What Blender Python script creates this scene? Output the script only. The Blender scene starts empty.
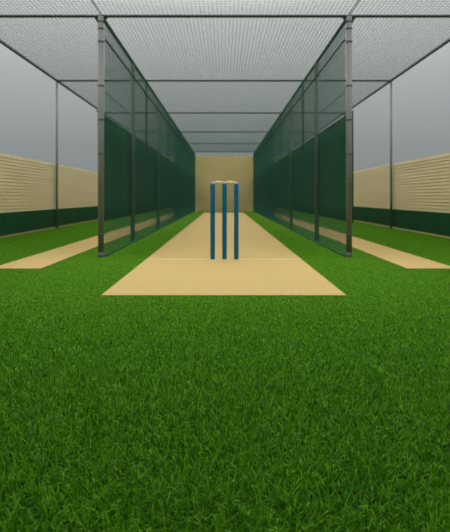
import bpy, bmesh, math, random
import numpy as np
from mathutils import Vector, Matrix

random.seed(7)
rng = np.random.default_rng(11)
SC = bpy.context.scene
COL = SC.collection

# ------------------------------------------------------------------ measures
CAM_H = 0.66
D0 = 5.5                      # distance of the first pair of net posts
U = 0.011                     # metres per unit of the front frame
def zz(px): return CAM_H + px * U
LP = {-1: 1.353, 1: 1.375}    # distance of each partition from the middle
LW = 2.90                     # half distance between the two outer walls
TOP = zz(182)                 # height of the net roof
BANK = 0.136                  # the turf climbs this much towards the outer walls
Y_END = D0 * 4.16             # end wall
BEAMS = [D0 * r for r in (0.45, 1.0, 1.555, 2.15, 2.78, 3.38, 4.0)]
POSTS = [D0 * r for r in (1.0, 1.347, 1.86, 2.54, 3.2, 3.8)]

# ------------------------------------------------------------------ materials
def new_mat(name):
    m = bpy.data.materials.new(name); m.use_nodes = True
    nt = m.node_tree
    return m, nt, nt.nodes['Principled BSDF']

def noise_mat(name, c1, c2, scale=8.0, detail=4.0, rough=0.8, bump=0.0, bscale=None, metallic=0.0, spec=0.3,
              stretch=(1, 1, 1), sheen=0.0):
    m, nt, b = new_mat(name)
    N, L = nt.nodes, nt.links
    tc = N.new('ShaderNodeTexCoord')
    mp = N.new('ShaderNodeMapping'); mp.inputs['Scale'].default_value = stretch
    L.new(tc.outputs['Object'], mp.inputs['Vector'])
    n = N.new('ShaderNodeTexNoise'); n.inputs['Scale'].default_value = scale; n.inputs['Detail'].default_value = detail
    L.new(mp.outputs['Vector'], n.inputs['Vector'])
    r = N.new('ShaderNodeValToRGB')
    r.color_ramp.elements[0].position = 0.3; r.color_ramp.elements[1].position = 0.7
    r.color_ramp.elements[0].color = (*c1, 1); r.color_ramp.elements[1].color = (*c2, 1)
    L.new(n.outputs['Fac'], r.inputs['Fac']); L.new(r.outputs['Color'], b.inputs['Base Color'])
    b.inputs['Roughness'].default_value = rough
    b.inputs['Metallic'].default_value = metallic
    b.inputs['Specular IOR Level'].default_value = spec
    if bump:
        n2 = N.new('ShaderNodeTexNoise'); n2.inputs['Scale'].default_value = bscale or scale * 6
        n2.inputs['Detail'].default_value = 3
        L.new(mp.outputs['Vector'], n2.inputs['Vector'])
        bp = N.new('ShaderNodeBump'); bp.inputs['Strength'].default_value = bump; bp.inputs['Distance'].default_value = 0.01
        L.new(n2.outputs['Fac'], bp.inputs['Height']); L.new(bp.outputs['Normal'], b.inputs['Normal'])
    return m

M = {}
M['turf'] = noise_mat('turf', (0.044, 0.135, 0.003), (0.074, 0.195, 0.005), 55, 6, 0.95, 0.5, 220, spec=0.05)
M['mat'] = noise_mat('jute_mat', (0.475, 0.345, 0.140), (0.515, 0.38, 0.160), 30, 5, 0.95, 0.12, 500, spec=0.05)
M['crease'] = noise_mat('cream_paint', (0.60, 0.48, 0.26), (0.65, 0.52, 0.30), 20, 3, 0.9, spec=0.1)
M['steel'] = noise_mat('grey_steel', (0.145, 0.150, 0.145), (0.20, 0.206, 0.198), 6, 5, 0.5, 0.05, 60, metallic=0.1, stretch=(1, 1, 0.3))
M['dark_steel'] = noise_mat('dark_steel', (0.030, 0.040, 0.037), (0.050, 0.062, 0.057), 8, 3, 0.6, metallic=0.3)
M['grey_paint'] = noise_mat('grey_paint', (0.13, 0.155, 0.15), (0.17, 0.195, 0.185), 8, 3, 0.6, metallic=0.2)
M['collar'] = noise_mat('dark_band', (0.07, 0.075, 0.072), (0.10, 0.105, 0.10), 20, 3, 0.6, metallic=0.2)
M['net'] = noise_mat('green_twine', (0.022, 0.085, 0.058), (0.032, 0.105, 0.072), 40, 2, 0.9, spec=0.1)
M['roof_net'] = noise_mat('grey_twine', (0.016, 0.080, 0.052), (0.026, 0.100, 0.068), 40, 2, 0.9, spec=0.1)
M['screen'] = noise_mat('green_canvas', (0.013, 0.072, 0.034), (0.018, 0.090, 0.044), 3, 4, 0.85, 0.1, 300, spec=0.15)
M['siding'] = noise_mat('cream_siding', (0.66, 0.535, 0.315), (0.72, 0.59, 0.355), 2.5, 5, 0.75, 0.05, 80, stretch=(1, 0.4, 3))
M['dado'] = noise_mat('green_dado', (0.004, 0.055, 0.018), (0.007, 0.075, 0.026), 4, 4, 0.7, 0.05, 90, spec=0.2)
M['skirting'] = noise_mat('tan_skirting', (0.42, 0.33, 0.12), (0.50, 0.39, 0.16), 10, 3, 0.8)
M['end_wall'] = noise_mat('tan_wall', (0.46, 0.37, 0.165), (0.52, 0.42, 0.195), 1.2, 5, 0.85, 0.05, 60)
M['blue'] = noise_mat('blue_lacquer', (0.002, 0.105, 0.225), (0.003, 0.125, 0.26), 9, 3, 0.5, spec=0.15, stretch=(1, 1, 0.3))
M['stump_cap'] = noise_mat('pale_cap', (0.30, 0.36, 0.43), (0.38, 0.43, 0.50), 20, 2, 0.5)
M['bail'] = noise_mat('pale_wood', (0.85, 0.68, 0.34), (0.92, 0.76, 0.42), 30, 3, 0.55, stretch=(0.3, 1, 1))

# grass blades: colour varies from blade to blade
def grass_mat():
    m, nt, b = new_mat('grass_blade')
    N, L = nt.nodes, nt.links
    at = N.new('ShaderNodeAttribute'); at.attribute_name = 'tone'
    r = N.new('ShaderNodeValToRGB')
    e = r.color_ramp.elements
    e[0].position = 0.0; e[0].color = (0.014, 0.105, 0.002, 1)
    e[1].position = 1.0; e[1].color = (0.32, 0.60, 0.06, 1)
    x = e.new(0.45); x.color = (0.080, 0.290, 0.003, 1)
    x = e.new(0.85); x.color = (0.22, 0.50, 0.010, 1)
    L.new(at.outputs['Fac'], r.inputs['Fac'])
    L.new(r.outputs['Color'], b.inputs['Base Color'])
    b.inputs['Roughness'].default_value = 0.5
    b.inputs['Specular IOR Level'].default_value = 0.12
    tr = N.new('ShaderNodeBsdfTranslucent'); L.new(r.outputs['Color'], tr.inputs['Color'])
    mx = N.new('ShaderNodeMixShader'); mx.inputs['Fac'].default_value = 0.22
    L.new(b.outputs['BSDF'], mx.inputs[1]); L.new(tr.outputs['BSDF'], mx.inputs[2])
    L.new(mx.outputs['Shader'], N['Material Output'].inputs['Surface'])
    return m
M['grass'] = grass_mat()

# ------------------------------------------------------------------ mesh helpers
def link_mesh(name, me, mat, parent=None, smooth=False):
    me.materials.append(mat)
    o = bpy.data.objects.new(name, me); COL.objects.link(o)
    if parent is not None: o.parent = parent
    if smooth:
        for p in me.polygons: p.use_smooth = True
    return o

def build(name, bm, mat, parent=None, smooth=False):
    bmesh.ops.recalc_face_normals(bm, faces=bm.faces)
    me = bpy.data.meshes.new(name); bm.to_mesh(me); bm.free()
    return link_mesh(name, me, mat, parent, smooth)

def add_box(bm, x0, x1, y0, y1, z0, z1, bevel=0.0):
    r = bmesh.ops.create_cube(bm, size=1)
    vs = r['verts']
    for v in vs:
        v.co = Vector((x0 + (v.co.x + .5) * (x1 - x0), y0 + (v.co.y + .5) * (y1 - y0), z0 + (v.co.z + .5) * (z1 - z0)))
    if bevel:
        es = list({e for v in vs for e in v.link_edges})
        bmesh.ops.bevel(bm, geom=es, offset=bevel, segments=2, affect='EDGES', profile=0.5)

def add_tube(bm, p, q, r, n=14, r2=None):
    p, q = Vector(p), Vector(q); d = q - p
    rot = d.to_track_quat('Z', 'Y').to_matrix().to_4x4()
    bmesh.ops.create_cone(bm, cap_ends=True, cap_tris=False, segments=n, radius1=r, radius2=r if r2 is None else r2,
                          depth=d.length, matrix=Matrix.Translation((p + q) / 2) @ rot)

def add_lathe(bm, prof, n=24, centre=(0, 0, 0), axis='Z'):
    rings = []
    for (r, h) in prof:
        ring = []
        for k in range(n):
            a = 2 * math.pi * k / n
            c = (r * math.cos(a), r * math.sin(a), h)
            if axis == 'X': c = (c[2], c[0], c[1])
            ring.append(bm.verts.new((c[0] + centre[0], c[1] + centre[1], c[2] + centre[2])))
        rings.append(ring)
    for a, b in zip(rings, rings[1:]):
        for k in range(n):
            bm.faces.new((a[k], a[(k + 1) % n], b[(k + 1) % n], b[k]))
    bm.faces.new(rings[0][::-1]); bm.faces.new(rings[-1])

def twine_mesh(name, P, Q, w):
    """square twines from each P to each Q, w thick, as one woven mesh"""
    P = np.asarray(P, float); Q = np.asarray(Q, float); n = len(P)
    d = Q - P; d /= np.linalg.norm(d, axis=1)[:, None]
    ref = np.where(np.abs(d[:, 2:3]) < 0.9, np.array([[0, 0, 1.0]]), np.array([[1.0, 0, 0]]))
    a = np.cross(d, ref); a /= np.linalg.norm(a, axis=1)[:, None]
    b = np.cross(d, a)
    h = w / 2
    V = np.empty((n, 8, 3))
    for k, (s, t) in enumerate(((1, 1), (-1, 1), (-1, -1), (1, -1))):
        V[:, k] = P + h * (s * a + t * b); V[:, k + 4] = Q + h * (s * a + t * b)
    quad = np.array([[0, 1, 5, 4], [1, 2, 6, 5], [2, 3, 7, 6], [3, 0, 4, 7]])
    F = (np.arange(n)[:, None, None] * 8 + quad[None]).reshape(-1, 4)
    return np_mesh(name, V.reshape(-1, 3), F)

def np_mesh(name, V, F):
    me = bpy.data.meshes.new(name)
    k = F.shape[1]
    me.vertices.add(len(V)); me.vertices.foreach_set('co', V.astype(np.float32).ravel())
    me.loops.add(F.size); me.loops.foreach_set('vertex_index', F.astype(np.int32).ravel())
    me.polygons.add(len(F))
    me.polygons.foreach_set('loop_start', np.arange(0, F.size, k, dtype=np.int32))
    me.update(calc_edges=True)
    return me

# ------------------------------------------------------------------ tags
def tag(o, label, cat, group=None, kind=None):
    o['label'] = label; o['category'] = cat
    if group: o['group'] = group
    if kind: o['kind'] = kind
    return o

def thing(name, label, cat, loc=(0, 0, 0), group=None):
    o = bpy.data.objects.new(name, None); COL.objects.link(o)
    o.empty_display_size = 0.1; o.location = loc
    return tag(o, label, cat, group)

def struct(o, label, cat):
    return tag(o, label, cat, kind='structure')

# ------------------------------------------------------------------ ground
def ground_z(x):
    a = abs(x)
    if a <= 2.22: return 0.0
    t = min(1.0, (a - 2.22) / (LW - 2.22))
    return BANK * t

bm = bmesh.new()
xs = [-30, -LW - 0.6, -LW, -2.22, 2.22, LW, LW + 0.6, 30]
zs = [0, 0, BANK, 0, 0, BANK, 0, 0]
ys = [-9, 0, 4, 8, 12, 16, 20, 24, 45]
grid = [[bm.verts.new((x, y, z)) for x, z in zip(xs, zs)] for y in ys]
for j in range(len(ys) - 1):
    for i in range(len(xs) - 1):
        bm.faces.new((grid[j][i], grid[j][i + 1], grid[j + 1][i + 1], grid[j + 1][i]))
struct(build('floor', bm, M['turf']), 'green artificial turf floor under the cricket nets', 'floor')

# ------------------------------------------------------------------ walls
def side_wall(side, s):
    y0, y1 = 1.6, Y_END + 0.3
    zb, zd, zt = BANK, zz(-18.7), zz(52)
    # core, then lapped boards with their lower edge proud
    bm = bmesh.new()
    add_box(bm, s * (LW + 0.03), s * (LW + 0.16), y0, y1, -0.02, zt - 0.004)
    n = 17
    bh = (zt - zd) / n
    for k in range(n):
        a, b = zd + k * bh, zd + (k + 1) * bh
        x_in, x_lip, x_top = s * (LW + 0.05), s * LW, s * (LW + 0.0075)
        v = [bm.verts.new((x, y, z)) for y in (y0, y1) for (x, z) in ((x_in, a), (x_lip, a), (x_top, b), (x_in, b))]
        bm.faces.new(v[0:4]); bm.faces.new(v[4:8][::-1])
        for i in range(4):
            bm.faces.new((v[i], v[(i + 1) % 4], v[4 + (i + 1) % 4], v[4 + i]))
    struct(build('wall_' + side, bm, M['siding']), 'cream horizontal board wall along the %s side of the nets' % side, 'wall')
    bm = bmesh.new()
    add_box(bm, s * (LW - 0.004), s * (LW + 0.03), y0, y1, -0.02, zd - 0.001, 0.002)
    struct(build('trim_1' if s < 0 else 'trim_2', bm, M['dado']), 'dark green band along the foot of the %s cream wall' % side, 'wall panel')
    bm = bmesh.new()
    add_box(bm, s * (LW - 0.03), s * (LW - 0.004), y0, y1, -0.02, zb + 0.012, 0.003)
    struct(build('baseboard_' + side, bm, M['skirting']), 'thin tan skirting strip where turf meets the %s wall' % side, 'skirting')
side_wall('left', -1)
side_wall('right', 1)

bm = bmesh.new()
add_box(bm, -LW, LW, Y_END, Y_END + 0.16, -0.02, zz(170), 0.004)
struct(build('wall_back', bm, M['end_wall']), 'plain tan wall closing the far end of the lanes', 'wall')

# unseen solid roof on four columns, added to shade the foreground turf
bm = bmesh.new()
add_box(bm, -5, 5, -4.2, 1.6, 2.85, 2.97, 0.01)
struct(build('added_shade_roof', bm, M['end_wall']), 'added solid roof out of view, shading the near end of the turf', 'roof')
for cx_, cy_, w_ in ((-4.7, -3.9, 'far left'), (4.7, -3.9, 'far right'), (-4.7, 1.3, 'near left'), (4.7, 1.3, 'near right')):  # supports added only to carry the shading roof
    bm = bmesh.new(); add_box(bm, cx_ - 0.07, cx_ + 0.07, cy_ - 0.07, cy_ + 0.07, -0.02, 2.855, 0.006)
    struct(build('added_column', bm, M['grey_paint']), 'added grey pillar under the %s corner of the solid roof' % w_, 'added_column')

# ------------------------------------------------------------------ mats
def play_mat(x0, x1, y0, y1, label, crease=None):
    t = thing('cricket_mat', label, 'mat', ((x0 + x1) / 2, (y0 + y1) / 2, 0))
    cx, cy = t.location.x, t.location.y
    bm = bmesh.new(); add_box(bm, x0 - cx, x1 - cx, y0 - cy, y1 - cy, 0.0005, 0.007, 0.002)
    build('mat_surface', bm, M['mat'], t)
    if crease:
        bm = bmesh.new(); add_box(bm, x0 - cx + 0.003, x1 - cx - 0.003, crease - 0.03 - cy, crease + 0.03 - cy, 0.0065, 0.0082)
        c = build('crease_line', bm, M['crease'], t); c['label'] = 'pale painted crease line'
    return t
STUMP_Y = CAM_H * 500 / 62.9
play_mat(-0.819, 0.815, 3.33, 21.1, 'wide tan cricket pitch mat in the middle lane with the stumps on it', STUMP_Y)
play_mat(-2.14, -1.68, 4.58, 21.1, 'narrow tan mat in the left side lane beside the cream wall')
play_mat(1.68, 2.14, 4.58, 21.1, 'narrow tan mat in the right side lane beside the cream wall')

# ------------------------------------------------------------------ wicket
ZM = 0.0072
SH = 0.805
sx = [-0.124, 0.0, 0.124]
def stump(x, label):
    t = thing('stump', label, 'cricket stump', (x, STUMP_Y, ZM), 'three stumps of the wicket')
    bm = bmesh.new()
    add_lathe(bm, [(0.021, 0), (0.0242, 0.012), (0.0245, 0.1), (0.0245, SH - 0.03), (0.0240, SH - 0.012)], 28)
    build('shaft', bm, M['blue'], t, True)
    bm = bmesh.new()
    # domed cap with the groove the bails sit in
    add_lathe(bm, [(0.0240, SH - 0.012), (0.0230, SH - 0.005), (0.018, SH), (0.010, SH + 0.002), (0.006, SH + 0.0005)], 28)
    c = build('cap', bm, M['stump_cap'], t, True); c['label'] = 'pale grey rounded top'
    return t
XO = 0.005
stump(sx[0] + XO, 'blue cricket stump on the left of the three')
stump(sx[1] + XO, 'blue middle cricket stump carrying both bails')
stump(sx[2] + XO, 'blue cricket stump on the right of the three')
def bail(x, label):
    t = thing('bail', label, 'cricket bail', (x, STUMP_Y, ZM + SH + 0.0045), 'pair of bails on the stumps')
    bm = bmesh.new()
    add_lathe(bm, [(0.004, -0.036), (0.008, -0.030), (0.0105, -0.018), (0.0095, -0.010), (0.0125, 0.0), (0.0095, 0.010),
                   (0.0105, 0.018), (0.008, 0.030), (0.004, 0.036)], 18, axis='X')
    build('barrel', bm, M['bail'], t, True)
    bm = bmesh.new()
    add_lathe(bm, [(0.003, 0.034), (0.004, 0.037), (0.004, 0.055), (0.003, 0.058)], 14, axis='X')
    build('spigot', bm, M['bail'], t, True)
    bm = bmesh.new()
    add_lathe(bm, [(0.003, -0.058), (0.004, -0.055), (0.004, -0.037), (0.003, -0.034)], 14, axis='X')
    build('spigot', bm, M['bail'], t, True)
bail(XO - 0.062, 'pale wooden bail bridging the left and middle blue stumps')
bail(XO + 0.062, 'pale wooden bail bridging the middle and right blue stumps')

# ------------------------------------------------------------------ net partitions
PR = 0.033
def post(parent, y, front, z_base=0.0, z_top=TOP, r=PR, mat='steel', x=0.0):
    bm = bmesh.new()
    add_tube(bm, (x, y, z_base), (x, y, z_top - 0.015), r, 24)
    p = build('post', bm, M[mat], parent, True)
    for f in p.data.polygons: f.use_smooth = len(f.vertices) == 4
    return p

def collar(p, y, z, r=PR + 0.0035, h=0.018, name='collar', mat='collar', x=0.0):
    bm = bmesh.new()
    add_lathe(bm, [(r - 0.002, z - h / 2), (r, z - h / 2 + 0.003), (r, z + h / 2 - 0.003), (r - 0.002, z + h / 2)], 24, (x, y, 0))
    return build(name, bm, M[mat], p)

def partition(s, label):
    X = s * LP[s]
    t = thing('net_partition', label, 'net partition', (X, D0, 0), 'netting walls between the lanes')
    def b(n, bm, m, parent=None, smooth=False):
        return build(n, bm, M[m], parent or t, smooth)
    ye = Y_END - D0 - 0.005
    for i, y in enumerate(POSTS):
        p = post(t, y - D0, i == 0)
        if i == 0:
            for py in (22, 29, 42, 86, 120, 154, 183.5, 234):
                collar(p, 0, zz(197 - py))
            collar(p, 0, 0.035, PR + 0.004, 0.03, 'base_ring', 'steel')
            collar(p, 0, 0.006, PR + 0.010, 0.012, 'base_cap', 'collar')
            bm = bmesh.new()
            for g in (-1, 1):
                v = [bm.verts.new((x, yy, z)) for yy in (-0.004, 0.004)
                     for (x, z) in ((g * 0.030, TOP - 0.012), (g * 0.085, TOP - 0.012), (g * 0.070, TOP - 0.035), (g * 0.030, TOP - 0.10))]
                bm.faces.new(v[:4]); bm.faces.new(v[4:][::-1])
                for k in range(4): bm.faces.new((v[k], v[(k + 1) % 4], v[4 + (k + 1) % 4], v[4 + k]))
            b('corner_bracket', bm, 'dark_steel')
        else:
            for z in (zz(162), zz(84), 0.30):
                collar(p, y - D0, z, h=0.014)
            collar(p, y - D0, 0.006, PR + 0.008, 0.012, 'base_cap', 'collar')
    bm = bmesh.new(); add_tube(bm, (0, 0, TOP - 0.016), (0, ye, TOP - 0.016), 0.016); b('top_rail', bm, 'dark_steel', smooth=True)
    xi = -s * (PR + 0.016)                               # the lane side of the posts
    bm = bmesh.new(); add_tube(bm, (xi, 0, zz(157)), (xi, ye, zz(157)), 0.009, 8); b('support_wire', bm, 'dark_steel')
    bm = bmesh.new(); add_tube(bm, (xi, 0, zz(105)), (xi, POSTS[1] - D0, zz(105)), 0.003, 8); b('support_wire', bm, 'dark_steel')
    bm = bmesh.new(); add_tube(bm, (-s * PR * 1.15, 0, 0.012), (-s * PR * 1.15, ye, 0.012), 0.011, 8); b('bottom_cord', bm, 'net')
    for y in BEAMS[2:]:
        bm = bmesh.new(); add_tube(bm, (xi * 0.5, y - D0, TOP - 0.02), (xi * 0.5, y - D0, zz(70)), 0.014, 10)
        b('drop_rod', bm, 'dark_steel', smooth=True)
    # netting
    c = 0.032
    xn = -s * (PR + 0.005)
    P, Q = [], []
    for y in np.arange(0.02, ye, c): P.append((xn, y, 0.012)); Q.append((xn, y, TOP - 0.02))
    for z in np.arange(0.02, TOP - 0.02, c): P.append((xn, 0.01, z)); Q.append((xn, ye, z))
    link_mesh('net', twine_mesh('net', P, Q, 0.0027), M['net'], t)
    # dark canvas screen hung on the outer side of the posts, slightly rippled
    n = 260
    ys_ = np.linspace(0.03, ye - 0.02, n)
    bm = bmesh.new()
    rows = []
    zb, zt = zz(-25.5), zz(86)
    for face in (0, 1):
        for z in np.linspace(zb, zt, 7):
            row = []
            for y in ys_:
                off = 0.006 * math.sin(y * 5.3 + z) + 0.003 * math.sin(y * 13.1 + 2 * z)
                row.append(bm.verts.new((s * (PR + 0.014) + off + s * 0.003 * face, y, z)))
            rows.append(row)
    for f in (0, 7):
        for j in range(6):
            for i in range(n - 1):
                bm.faces.new((rows[f + j][i], rows[f + j][i + 1], rows[f + j + 1][i + 1], rows[f + j + 1][i]))
    for (ra, rb) in ((0, 7), (6, 13)):
        for i in range(n - 1):
            bm.faces.new((rows[ra][i], rows[ra][i + 1], rows[rb][i + 1], rows[rb][i]))
    for i in (0, n - 1):
        for j in range(6):
            bm.faces.new((rows[j][i], rows[j + 1][i], rows[j + 8][i], rows[j + 7][i]))
    sc = b('screen', bm, 'screen', smooth=True); sc['label'] = 'dark green canvas screen'
    bm = bmesh.new()
    add_tube(bm, (s * (PR + 0.014), 0.0, zt), (s * (PR + 0.014), ye, zt), 0.006, 8)
    build('hem', bm, M['net'], sc)
    return t
partition(-1, 'green netting wall with grey posts on the left of the middle lane')
partition(1, 'green netting wall with grey posts on the right of the middle lane')

# ------------------------------------------------------------------ outer frames on the walls
def side_frame(s, label):
    X = s * (LW - 0.04)
    t = thing('side_frame', label, 'net frame', (X, BEAMS[0], 0), 'frames along the outer walls')
    y0 = BEAMS[0]
    for y in BEAMS:
        bm = bmesh.new(); add_tube(bm, (0, y - y0, ground_z(X) - 0.01), (0, y - y0, TOP - 0.015), 0.019, 16)
        p = build('post', bm, M['grey_paint'], t, True)
        collar(p, y - y0, ground_z(X) + 0.012, 0.025, 0.02, 'base_cap', 'collar')
    bm = bmesh.new(); add_tube(bm, (0, 0, TOP - 0.016), (0, Y_END - y0 - 0.005, TOP - 0.016), 0.016)
    build('top_rail', bm, M['dark_steel'], t, True)
    return t
side_frame(-1, 'thin dark post and rail frame standing against the left cream wall')
side_frame(1, 'thin dark post and rail frame standing against the right cream wall')

# ------------------------------------------------------------------ roof beams and roof nets
WORDS = ['nearest one, ahead of the front grey posts', 'resting on the two front grey posts', 'second behind the front grey posts',
         'third behind the front grey posts', 'fourth behind the front grey posts', 'fifth behind the front grey posts',
         'last one before the tan end wall']
for i, y in enumerate(BEAMS):
    bm = bmesh.new()
    w = LW - 0.04
    add_tube(bm, (-w, 0, 0), (w, 0, 0), 0.016, 14)
    o = build('roof_beam', bm, M['dark_steel'], None, True)
    o.location = (0, y, TOP - 0.014); o['kind'] = 'thing'
    tag(o, 'dark steel beam across the net roof, ' + WORDS[i], 'roof beam', 'beams carrying the net roof')

def roof_net(x0, x1, label):
    c = 0.045
    t = thing('roof_net', label, 'net', ((x0 + x1) / 2, BEAMS[0], TOP + 0.004), 'nets stretched overhead')
    cx = (x0 + x1) / 2
    P, Q = [], []
    L = BEAMS[-1] - BEAMS[0]; L2 = Y_END - BEAMS[0] + 0.02; dz = zz(170) - TOP
    for x in np.arange(x0 + 0.01, x1, c): P += [(x - cx, 0, 0), (x - cx, L, 0)]; Q += [(x - cx, L, 0), (x - cx, L2, dz)]
    for y in np.arange(0.0, L2, c):
        z = dz * max(0.0, (y - L) / (L2 - L))
        P.append((x0 - cx, y, z)); Q.append((x1 - cx, y, z))
    link_mesh('netting', twine_mesh('netting', P, Q, 0.0022), M['roof_net'], t)
    bm = bmesh.new()
    for x in (x0 - cx, x1 - cx):
        add_tube(bm, (x, 0, 0), (x, L, 0), 0.004, 6)
        add_tube(bm, (x, L, 0), (x, L2, dz), 0.004, 6)
    build('edge_cord', bm, M['dark_steel'], t)
roof_net(-LP[-1] + 0.008, LP[1] - 0.008, 'fine net stretched overhead above the middle lane')
roof_net(-LW + 0.05, -LP[-1] - 0.008, 'fine net stretched overhead above the left side lane')
roof_net(LP[1] + 0.008, LW - 0.05, 'fine net stretched overhead above the right side lane')

# ------------------------------------------------------------------ grass
def blades(n_try, ylo, yhi, slope, base, dens, hfun, wid, seg, fade=1.0):
    """grass blades at about dens per square metre inside |x| < slope*y + base"""
    xm = slope * yhi + base
    n = int(dens * (yhi - ylo) * 2 * xm)
    x = rng.uniform(-xm, xm, n); y = rng.uniform(ylo, yhi, n)
    k = (np.abs(x) < slope * y + base) & (rng.uniform(0, 1, n) < np.interp(y, [ylo, yhi], [1, fade]))
    m = 0.006
    k &= ~((np.abs(x) < 0.819 + m) & (y > 3.33 - m))
    k &= ~((np.abs(x) > 1.68 - m) & (np.abs(x) < 2.14 + m) & (y > 4.58 - m))
    k &= np.abs(x) < LW - 0.06
    x, y = x[k], y[k]; n = len(x)
    z = np.where(np.abs(x) > 2.22, BANK * (np.abs(x) - 2.22) / (LW - 2.22), 0.0)
    h = hfun(y) * rng.uniform(0.6, 1.25, n)
    az = rng.uniform(0, 2 * math.pi, n)
    lean = np.abs(rng.normal(0.7, 0.40, n))
    curl = rng.normal(0.55, 0.4, n)
    fa = az + rng.normal(math.pi / 2, 0.5, n)
    dx, dy = np.cos(az), np.sin(az)
    wx, wy = np.cos(fa), np.sin(fa)
    w = wid(y) * rng.uniform(0.7, 1.3, n)
    V = np.empty((n, seg * 2 + 1, 3))
    px, py, pz = x.copy(), y.copy(), z - 0.001
    ang = lean.copy()
    for j in range(seg):
        ww = w * (1.0, 0.92, 0.66, 0.5)[j] / 2
        V[:, 2 * j, 0] = px - wx * ww; V[:, 2 * j, 1] = py - wy * ww; V[:, 2 * j, 2] = pz
        V[:, 2 * j + 1, 0] = px + wx * ww; V[:, 2 * j + 1, 1] = py + wy * ww; V[:, 2 * j + 1, 2] = pz
        st = h / seg
        px = px + dx * np.sin(ang) * st; py = py + dy * np.sin(ang) * st; pz = pz + np.cos(ang) * st
        ang = ang + curl / seg * 1.5
    V[:, -1, 0] = px; V[:, -1, 1] = py; V[:, -1, 2] = np.maximum(pz, z + 0.001)
    T = []
    for j in range(seg - 1):
        a = 2 * j
        T += [[a, a + 1, a + 3], [a, a + 3, a + 2]]
    a = 2 * (seg - 1); T.append([a, a + 1, a + 2])
    T = np.array(T); nv = seg * 2 + 1
    F = (np.arange(n)[:, None, None] * nv + T[None]).reshape(-1, 3)
    tone = np.repeat(np.clip(rng.beta(1.2, 1.7, n), 0, 1), nv)
    return V.reshape(-1, 3), F, tone

hA = lambda y: np.interp(y, [0.7, 1.6, 2.4, 3.3, 5.0, 9.0], [0.036, 0.030, 0.019, 0.010, 0.008, 0.007])
wA = lambda y: np.interp(y, [0.7, 1.6, 3.3, 9.0], [0.0031, 0.0029, 0.0034, 0.0065])
sets = [blades(0, 0.72, 2.3, 0.50, 0.45, 32000, hA, wA, 3),
        blades(0, 2.3, 5.0, 0.50, 0.40, 27000, hA, wA, 2, 0.4),
        blades(0, 5.0, 10.0, 0.50, 0.20, 10500, hA, wA, 1, 0.2)]
Vs, Fs, Ts, off = [], [], [], 0
for V, F, T in sets:
    Vs.append(V); Fs.append(F + off); Ts.append(T); off += len(V)
me = np_mesh('grass', np.concatenate(Vs), np.concatenate(Fs))
at = me.attributes.new('tone', 'FLOAT', 'POINT')
at.data.foreach_set('value', np.concatenate(Ts).astype(np.float32))
g = link_mesh('grass', me, M['grass'])
tag(g, 'short bright green turf blades filling the foreground up to the tan mat', 'grass', kind='stuff')

# ------------------------------------------------------------------ overcast sky
w = bpy.data.worlds.new('overcast_sky'); SC.world = w
w.use_nodes = True
N, L = w.node_tree.nodes, w.node_tree.links
bg = N['Background']
tc = N.new('ShaderNodeTexCoord'); sp = N.new('ShaderNodeSeparateXYZ')
L.new(tc.outputs['Generated'], sp.inputs['Vector'])
r = N.new('ShaderNodeValToRGB')
e = r.color_ramp.elements
e[0].position = 0.0; e[0].color = (0.21, 0.24, 0.24, 1)
e[1].position = 1.0; e[1].color = (1.9, 1.9, 1.85, 1)
for p_, c_ in ((0.10, (0.275, 0.30, 0.30)), (0.22, (0.40, 0.42, 0.415)), (0.35, (0.60, 0.62, 0.61)), (0.52, (2.3, 2.3, 2.2)), (0.8, (2.3, 2.3, 2.2))):
    x = e.new(p_); x.color = (*c_, 1)
L.new(sp.outputs['Z'], r.inputs['Fac'])
nz = N.new('ShaderNodeTexNoise'); nz.inputs['Scale'].default_value = 2.2; nz.inputs['Detail'].default_value = 3
L.new(tc.outputs['Generated'], nz.inputs['Vector'])
mr = N.new('ShaderNodeMapRange'); mr.inputs['To Min'].default_value = 0.94; mr.inputs['To Max'].default_value = 1.06
L.new(nz.outputs['Fac'], mr.inputs['Value'])
mul = N.new('ShaderNodeMix'); mul.data_type = 'RGBA'; mul.blend_type = 'MULTIPLY'; mul.inputs[0].default_value = 1
L.new(r.outputs['Color'], mul.inputs[6]); L.new(mr.outputs['Result'], mul.inputs[7])
L.new(mul.outputs[2], bg.inputs['Color'])
bg.inputs['Strength'].default_value = 1.0

# ------------------------------------------------------------------ camera
cd = bpy.data.cameras.new('camera'); cam = bpy.data.objects.new('camera', cd); COL.objects.link(cam)
cam.location = (0, 0, CAM_H); cam.rotation_euler = (math.pi / 2, 0, 0)
cd.sensor_fit = 'HORIZONTAL'; cd.sensor_width = 36; cd.lens = 36 * 500 / 450
cd.shift_x = 1 / 450; cd.shift_y = -69 / 450
cd.clip_start = 0.05; cd.clip_end = 300
cd.dof.use_dof = True; cd.dof.focus_distance = 1.75; cd.dof.aperture_fstop = 6.3
SC.camera = cam

SC.view_settings.view_transform = 'Standard'
SC.view_settings.look = 'None'
SC.view_settings.gamma = 1
SC.view_settings.use_curve_mapping = False
SC.view_settings.exposure = 0.0
SC.cycles.use_denoising = True
SC.cycles.denoiser = 'OPENIMAGEDENOISE'
SC.cycles.denoising_input_passes = 'RGB_ALBEDO_NORMAL'
SC.cycles.denoising_prefilter = 'ACCURATE'
SC.cycles.use_adaptive_sampling = False
